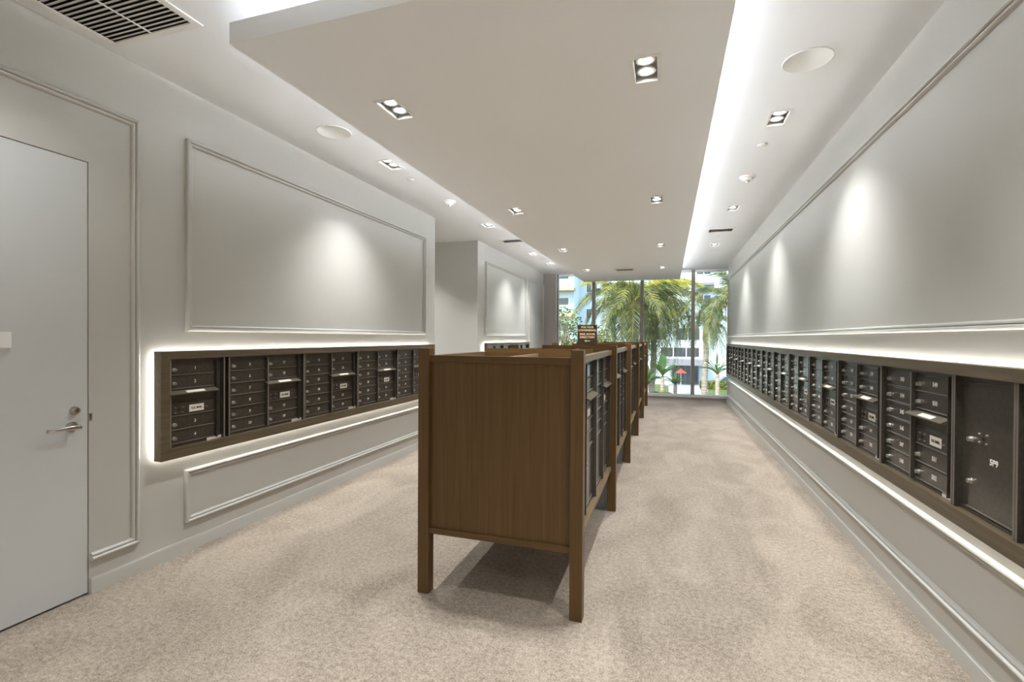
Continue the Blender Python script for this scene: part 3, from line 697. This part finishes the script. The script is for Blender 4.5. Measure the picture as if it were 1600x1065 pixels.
# broad-leaved plants and shrubs
def leafball(name, x, y, z, rx, ry, rz_, n_, ls, m, lb, cat, seed, stem=True, grp=None):
    rnd = random.Random(seed); t = empty(name, (x, y, G)); tag(t, lb, cat, grp)
    bm = bmesh.new()
    for i in range(n_):
        while True:
            p = Vector((rnd.uniform(-1, 1), rnd.uniform(-1, 1), rnd.uniform(-1, 1)))
            if .25 < p.length < 1: break
        p = Vector((p.x*rx, p.y*ry, p.z*rz_+z-G)); a = Vector((rnd.gauss(0, 1), rnd.gauss(0, 1), rnd.gauss(0, .6))).normalized()*ls; b_ = a.orthogonal().normalized()*ls*.32
        bm.faces.new([bm.verts.new(q) for q in (p-a*.5, p+b_, p+a*.5, p-b_)])
    obj('foliage', bm, m, t)
    if stem:
        bm = bmesh.new(); top = z-G
        tube(bm, [(0, 0, 0), (.05, 0, top*.5), (0, 0, top)], [.09, .07, .04], 8)
        for k in range(6): a = k*1.05; tube(bm, [(0, 0, top*.82), (math.cos(a)*rx*.35, math.sin(a)*ry*.35, top), (math.cos(a)*rx*.7, math.sin(a)*ry*.7, top+rz_*.5)], [.035, .025, .01], 6)
        obj('stem', bm, M['trunk'], t)
leafball('leafy_tree', -3.75, 18, 1.75, .75, .7, .95, 520, .13, M['leaf'], 'yellow-green leafy tree beyond the left end of the window', 'tree', 4)
leafball('leafy_tree', -2.9, 19.5, 1.3, .8, .7, .7, 450, .13, M['leaf'], 'low yellow-green leafy tree behind the brown sign', 'tree', 6)
bm = bmesh.new(); rnd = random.Random(3)
bx(bm, -1.35, 1.35, -.5, .5, 0, .75)
for i in range(2600):
    p = Vector((rnd.uniform(-1.4, 1.4), rnd.uniform(-.6, .6), rnd.uniform(.1, .95))); a = Vector((rnd.gauss(0, 1), rnd.gauss(0, 1), rnd.gauss(0, 1))).normalized()*.15; b_ = a.orthogonal().normalized()*.06
    bm.faces.new([bm.verts.new(q) for q in (p-a, p+b_, p+a, p-b_)])
tag(obj('hedge', bm, M['leaf'], None, (5.1, 62, G+.02)), 'low clipped yellow-green hedge beside the driveway', 'hedge')
def broad_plant(x, y, zb, hgt, lb, seed, n_=9, wdt=.22, name='broad_leaf_plant'):
    rnd = random.Random(seed); t = empty(name, (x, y, G)); tag(t, lb, 'plant', 'broad-leaved plants outside')
    bm = bmesh.new(); tube(bm, [(0, 0, 0), (0.02, 0, (zb-G)*.5), (0, 0, zb-G)], [.11, .09, .07], 8); obj('stem', bm, M['trunk'], t, smooth=True)
    for i in range(n_):
        az = i*2.4+rnd.uniform(-.3, .3); lean = .12 if i == 0 else rnd.uniform(.35, 1.0); L_ = hgt*(1 if i == 0 else rnd.uniform(.7, .95)); ww = wdt*(1.0 if i == 0 else .62)
        bm = bmesh.new(); prev = None
        for k in range(9):
            s = k/8; r_ = L_*s*math.sin(lean)*(1+.4*s*lean); zz = L_*(s*math.cos(lean*.5)-lean*.62*s*s)
            wv = ww*math.sin(math.pi*min(1, max(.06, (s-.12)/.9)))**.7 if s > .12 else .02
            c = [bm.verts.new((r_, -wv, zz+.12*wv)), bm.verts.new((r_, 0, zz-.03)), bm.verts.new((r_, wv, zz+.12*wv))]
            if prev:
                bm.faces.new((prev[0], prev[1], c[1], c[0])); bm.faces.new((prev[1], prev[2], c[2], c[1]))
            prev = c
        f = obj('leaf', bm, M['banana'], t, (0, 0, zb-G)); f.rotation_euler = (0, 0, az if i else R(90))
broad_plant(-.20, 20, -.05, .95, 'banana-like plant with one tall upright leaf beyond the glass', 2, 9, .15)
broad_plant(-.72, 19, -.30, .80, 'drooping broad-leaved plant beside the thick palm trunk', 5, 14, .07)
broad_plant(.30, 21, -.45, .60, 'low broad-leaved plant in front of the building entrance', 9, 16, .06)
broad_plant(1.72, 19, .15, .85, 'spiky broad-leaved plant beyond the rightmost pane', 11, 14, .045)
leafball('flower_bush', -.25, 19.5, -1.0, .9, .5, .38, 900, .14, M['leaf'], 'low green bush at the foot of the glass', 'bush', 9, False)
leafball('flower_bush', 2.0, 19.5, -1.3, .55, .5, .55, 700, .14, M['leaf'], 'low green bush below the right edge palm', 'bush', 10, False)
# umbrella and parked car by the entrance
um = empty('patio_umbrella', (1.35, 55, G)); tag(um, 'small red patio umbrella in front of the building entrance', 'umbrella')
bm = bmesh.new(); lathe(bm, [(.6, 2.35), (.05, 2.75), (.02, 2.77)], 8); obj('canopy', bm, M['red'], um)
bm = bmesh.new(); cyl(bm, (0, 0, 0), .03, 2.7, seg=8); obj('pole', bm, M['sill'], um)
cb = empty('parked_car', (6.9, 76-9, G)); tag(cb, 'small dark parked car beside the right end of the building', 'car')
cb.location = (7.4, 64.3, G)
bm = bmesh.new(); P = [(-2.1, .35), (-2.1, .85), (-1.3, .95), (-.8, 1.42), (.7, 1.45), (1.3, 1.0), (2.1, .85), (2.15, .35)]
a_ = [bm.verts.new((x, -.85, z)) for x, z in P]; c_ = [bm.verts.new((x, .85, z)) for x, z in P]; bm.faces.new(a_); bm.faces.new(c_)
for i in range(8): bm.faces.new((a_[i], a_[(i+1) % 8], c_[(i+1) % 8], c_[i]))
obj('body', bm, mat('car paint', (.06, .07, .09), .25, spec=.7), cb, bevel=.05)
for x in (-1.3, 1.3):
    for yy in (-.86, .70): bm = bmesh.new(); cyl(bm, (x, yy, .33), .33, .16, 'y', 18); obj('wheel', bm, M['dark'], cb)
bpy.context.view_layer.update()
